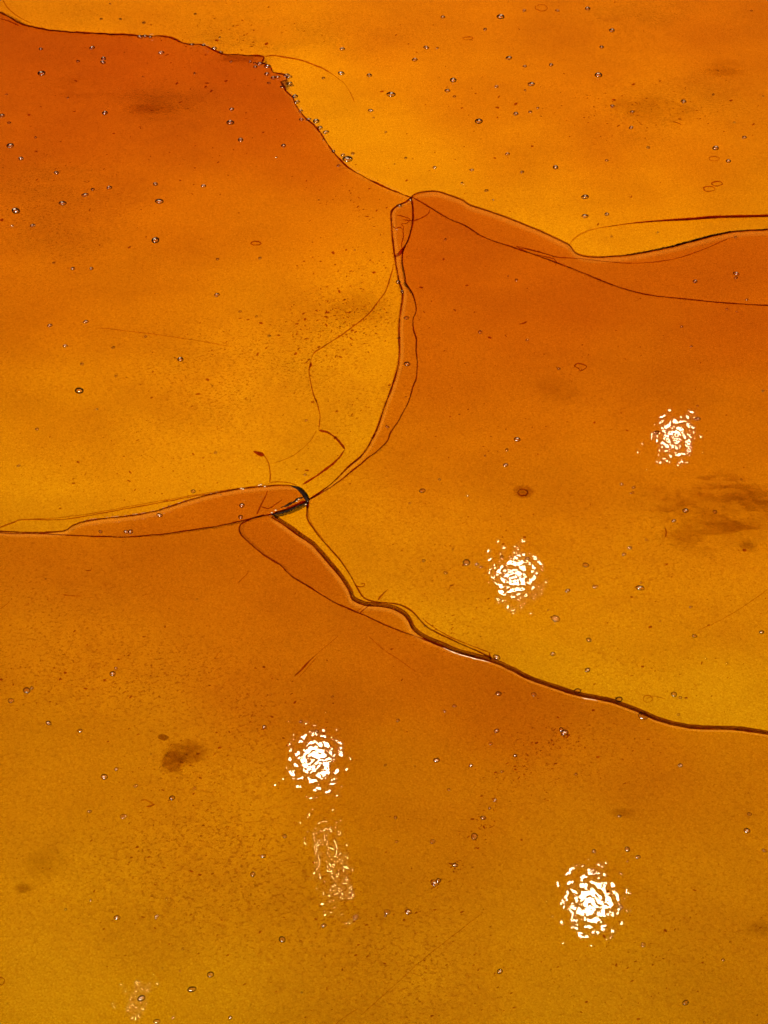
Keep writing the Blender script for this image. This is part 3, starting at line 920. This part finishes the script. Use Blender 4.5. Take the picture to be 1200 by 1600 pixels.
# ------------------------------------------------------------------ bubbles
BUB = """956,48,10 935,118,12 830,132,12 748,190,14 708,126,12 611,148,13 533,115,11 577,118,9 666,75,9 648,94,9 699,142,8
776,136,7 795,91,9 820,104,7 861,102,8 940,74,8 918,14,9 782,27,12 692,27,7 806,178,9 737,266,7 793,241,7 868,262,10 957,166,8
986,200,8 988,175,7 1068,159,9 1118,232,10 1138,252,8 1163,215,8 914,308,11 914,338,10 948,335,8 679,262,7 816,269,6
603,207,5 172,6,4 305,22,5 158,30,5 188,30,5 225,36,6 535,77,8 579,173,8 461,151,9 470,174,7 494,190,12 509,207,11 506,218,6
543,249,14 551,240,6 452,121,9 456,134,6 760,298,6 634,247,5 722,286,5 1174,17,4 871,17,7 819,17,7 758,46,6 710,151,6 948,251,5
65,115,14 161,98,8 162,92,8 64,77,8 144,75,8 122,96,6 252,83,8 3,181,9 14,192,6 16,228,12 33,248,9 164,177,9 88,270,8 98,318,13
133,305,11 171,294,9 25,330,15 51,353,10 243,288,9 249,315,12 243,376,14 362,171,8 360,192,11 376,219,9 443,228,9 318,291,8 124,611,16
282,562,10 339,461,9 340,405,5 375,487,6 134,503,8 78,509,8 102,541,7 128,569,6 177,543,6 114,420,7 143,420,7 84,411,5 302,768,8
29,728,6 19,353,5 145,296,6 406,100,11 399,105,8 417,116,9 434,121,7 440,136,6 471,187,8 529,259,6 624,322,8 641,313,8 622,441,8
628,456,7 750,519,7 1026,676,9 1090,655,9 1071,798,11 1117,800,8 1053,814,7 808,687,10 792,703,6 790,727,8 660,767,10 729,879,13
752,886,6 745,882,6 784,870,6 824,873,7 868,967,15 915,883,10 975,866,6 984,856,6 1000,919,12 930,917,8 887,923,8 920,1000,8
864,1022,9 918,1047,8 1085,994,8 1190,988,9 1053,1085,10 1063,1090,6 902,1080,10 967,1093,13 776,1027,11 1005,1119,17 971,757,6
990,762,6 988,770,6 696,895,7 662,876,6 1086,440,8 1150,428,9 1150,434,6 378,790,10 376,808,8 249,805,9 204,831,9 197,831,8 157,831,7
635,497,9 636,569,10 605,667,6 42,1079,13 17,1095,9 176,1053,9 76,1130,9 125,1142,7 163,1214,10 182,1202,7 193,1276,10 269,1247,10
212,1228,6 183,1434,9 245,1432,7 221,1560,13 300,1546,13 329,1523,10 245,1596,10 395,1366,9 441,1468,11 506,1446,8 556,1433,9
605,1425,10 638,1425,11 679,1380,13 685,1376,8 711,1352,9 741,1307,12 773,1250,8 765,1263,6 882,1145,15 877,1140,8 776,1142,8
767,1162,6 682,1188,9 736,1196,7 805,1181,7 710,1103,6 779,1084,11 834,1085,8 676,1315,8 618,1277,6 755,1278,8 1063,1196,7
1171,1272,7 1167,1298,9 980,1327,10 997,1339,9 928,1330,7 1071,1567,11 781,1518,9 970,1418,8 1005,1476,8 1194,1329,7 413,1136,7
495,1143,7 445,1307,8 411,1338,9 602,1431,5 50,1075,6 140,1268,6 620,1315,5 900,1210,5 1130,1500,6 360,1590,7 418,104,10 427,122,9 448,118,10 453,131,8 464,160,9 482,187,9 500,200,9 536,243,8 521,237,7 300,70,7 335,76,8 345,82,7 219,58,9 227,57,7 235,58,7 318,71,7 391,97,7 420,130,6 545,247,9"""
BUBS = [tuple(float(v) for v in s.split(',')) for s in BUB.split()]

# one bubble shape: slightly squashed sphere
bm = bmesh.new()
bmesh.ops.create_uvsphere(bm, u_segments=20, v_segments=12, radius=1.0)
BME = bpy.data.meshes.new('bubble')
bm.to_mesh(BME)
bm.free()
BME.polygons.foreach_set('use_smooth', [True] * len(BME.polygons))
BME.materials.append(M_BUB)
SHEETS = ((rA, polyA), (rB, polyB), (rC, polyC), (rD, polyD))
CME = bpy.data.meshes.new('painted_bubble_glint')
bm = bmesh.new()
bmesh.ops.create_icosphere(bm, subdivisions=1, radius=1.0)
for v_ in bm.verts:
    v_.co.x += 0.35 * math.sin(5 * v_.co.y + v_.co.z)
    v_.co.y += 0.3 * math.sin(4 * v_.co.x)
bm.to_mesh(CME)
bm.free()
CME.materials.append(M_BUB_GLINT)
cnt = {}


def owner(x, y):
    for r_, p_ in SHEETS:
        if inside(p_, x, y):
            return r_
    return rD if y > 790 else (rC if x > 655 else rB)


def bubble(x, y, wpx):
    r_ = owner(x, y)
    if cnt.get(r_.name, 0) >= 100:
        return
    cnt[r_.name] = cnt.get(r_.name, 0) + 1
    c = P(x, y, 0)
    rad = (P(x + wpx / 2, y, 0) - c).length * 0.92
    o = bpy.data.objects.new('bubble', BME)
    o.scale = (rad * rnd.uniform(.9, 1.3), rad * rnd.uniform(.7, 1.05), rad * rnd.uniform(0.35, 0.7))
    o.rotation_euler = (0, 0, rnd.uniform(-.5, .5))
    o.location = c + Vector((0, 0, rad * 0.12)) - BASES[r_.name]
    link(o, r_)
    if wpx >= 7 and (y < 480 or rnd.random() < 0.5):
        k = bpy.data.objects.new('painted_bubble_glint', CME)  # pale solid added to paint the bubble's bright centre
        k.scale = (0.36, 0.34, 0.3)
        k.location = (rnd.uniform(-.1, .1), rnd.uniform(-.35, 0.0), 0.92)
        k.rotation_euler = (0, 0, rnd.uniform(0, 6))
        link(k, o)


for b in BUBS:
    bubble(*b)
# tiny ones scattered between
for _ in range(110):
    bubble(rnd.uniform(0, 1200), rnd.uniform(0, 1600), rnd.uniform(3, 5.5))

# ------------------------------------------------------------------ specks (uncountable pits and dust on each sheet)
PATCH = [(540, 500, 70, 30, 260), (590, 430, 60, 60, 60), (400, 560, 120, 60, 150), (200, 740, 120, 60, 110), (560, 640, 50, 60, 40), (110, 300, 150, 90, 90),
         (300, 1200, 90, 60, 160), (60, 1010, 60, 60, 70), (200, 1060, 120, 40, 110), (400, 1180, 90, 80, 140), (220, 1330, 110, 60, 130),
         (350, 1430, 160, 90, 160), (650, 1520, 200, 90, 200), (1050, 1530, 160, 60, 60), (880, 1170, 120, 50, 110), (1050, 1480, 120, 90, 90),
         (1000, 170, 110, 30, 110), (350, 50, 90, 30, 80), (700, 180, 200, 120, 90), (690, 970, 60, 40, 70), (700, 870, 90, 60, 60),
         (1050, 1060, 100, 50, 60), (1100, 900, 100, 80, 60), (800, 600, 200, 160, 80), (600, 800, 400, 500, 260), (300, 200, 200, 100, 90),
         (880, 1150, 14, 10, 30), (840, 1180, 20, 18, 22), (790, 1230, 22, 18, 26), (768, 1260, 12, 12, 16), (735, 1310, 18, 14, 26), (712, 1350, 14, 12, 20),
         (860, 1165, 10, 8, 24), (815, 1205, 14, 12, 24), (755, 1290, 12, 14, 22), (682, 1380, 18, 10, 34), (640, 1425, 30, 8, 20), (560, 1440, 20, 10, 14), (560, 315, 40, 20, 30), (540, 420, 60, 50, 40)]


def specks(parent, poly, seed):
    r = random.Random(seed)
    verts, faces = [], []
    for (cx, cy_, sx, sy, n) in PATCH:
        for _ in range(n):
            x, y = r.gauss(cx, sx * .75), r.gauss(cy_, sy * .75)
            if not (-30 < x < 1230 and -30 < y < 1630) or not inside(poly, x, y):
                continue
            l = r.uniform(.7, 1.9) if r.random() < .9 else r.uniform(2, 3.6)
            hh = l * r.uniform(.25, .6)
            a = r.gauss(-.25, .5)
            i0 = len(verts)
            m = 6
            for k in range(m):
                t = 2 * math.pi * k / m
                q = r.uniform(.7, 1.2)
                ux, uy = l * q * math.cos(t), hh * q * math.sin(t)
                verts.append(P(x + ux * math.cos(a) - uy * math.sin(a), y + ux * math.sin(a) + uy * math.cos(a), 0.0003))
            verts.append(P(x, y, 0.0007))
            verts.append(P(x, y, 0.0002))
            for k in range(m):
                j = (k + 1) % m
                faces.append((i0 + j, i0 + k, i0 + m))
                faces.append((i0 + k, i0 + j, i0 + m + 1))
    o = build('dust_speck', verts, faces, M_MID, parent, False)
    o['kind'] = 'stuff'


for i, (r_, p_) in enumerate(SHEETS):
    specks(r_, p_, 50 + i)
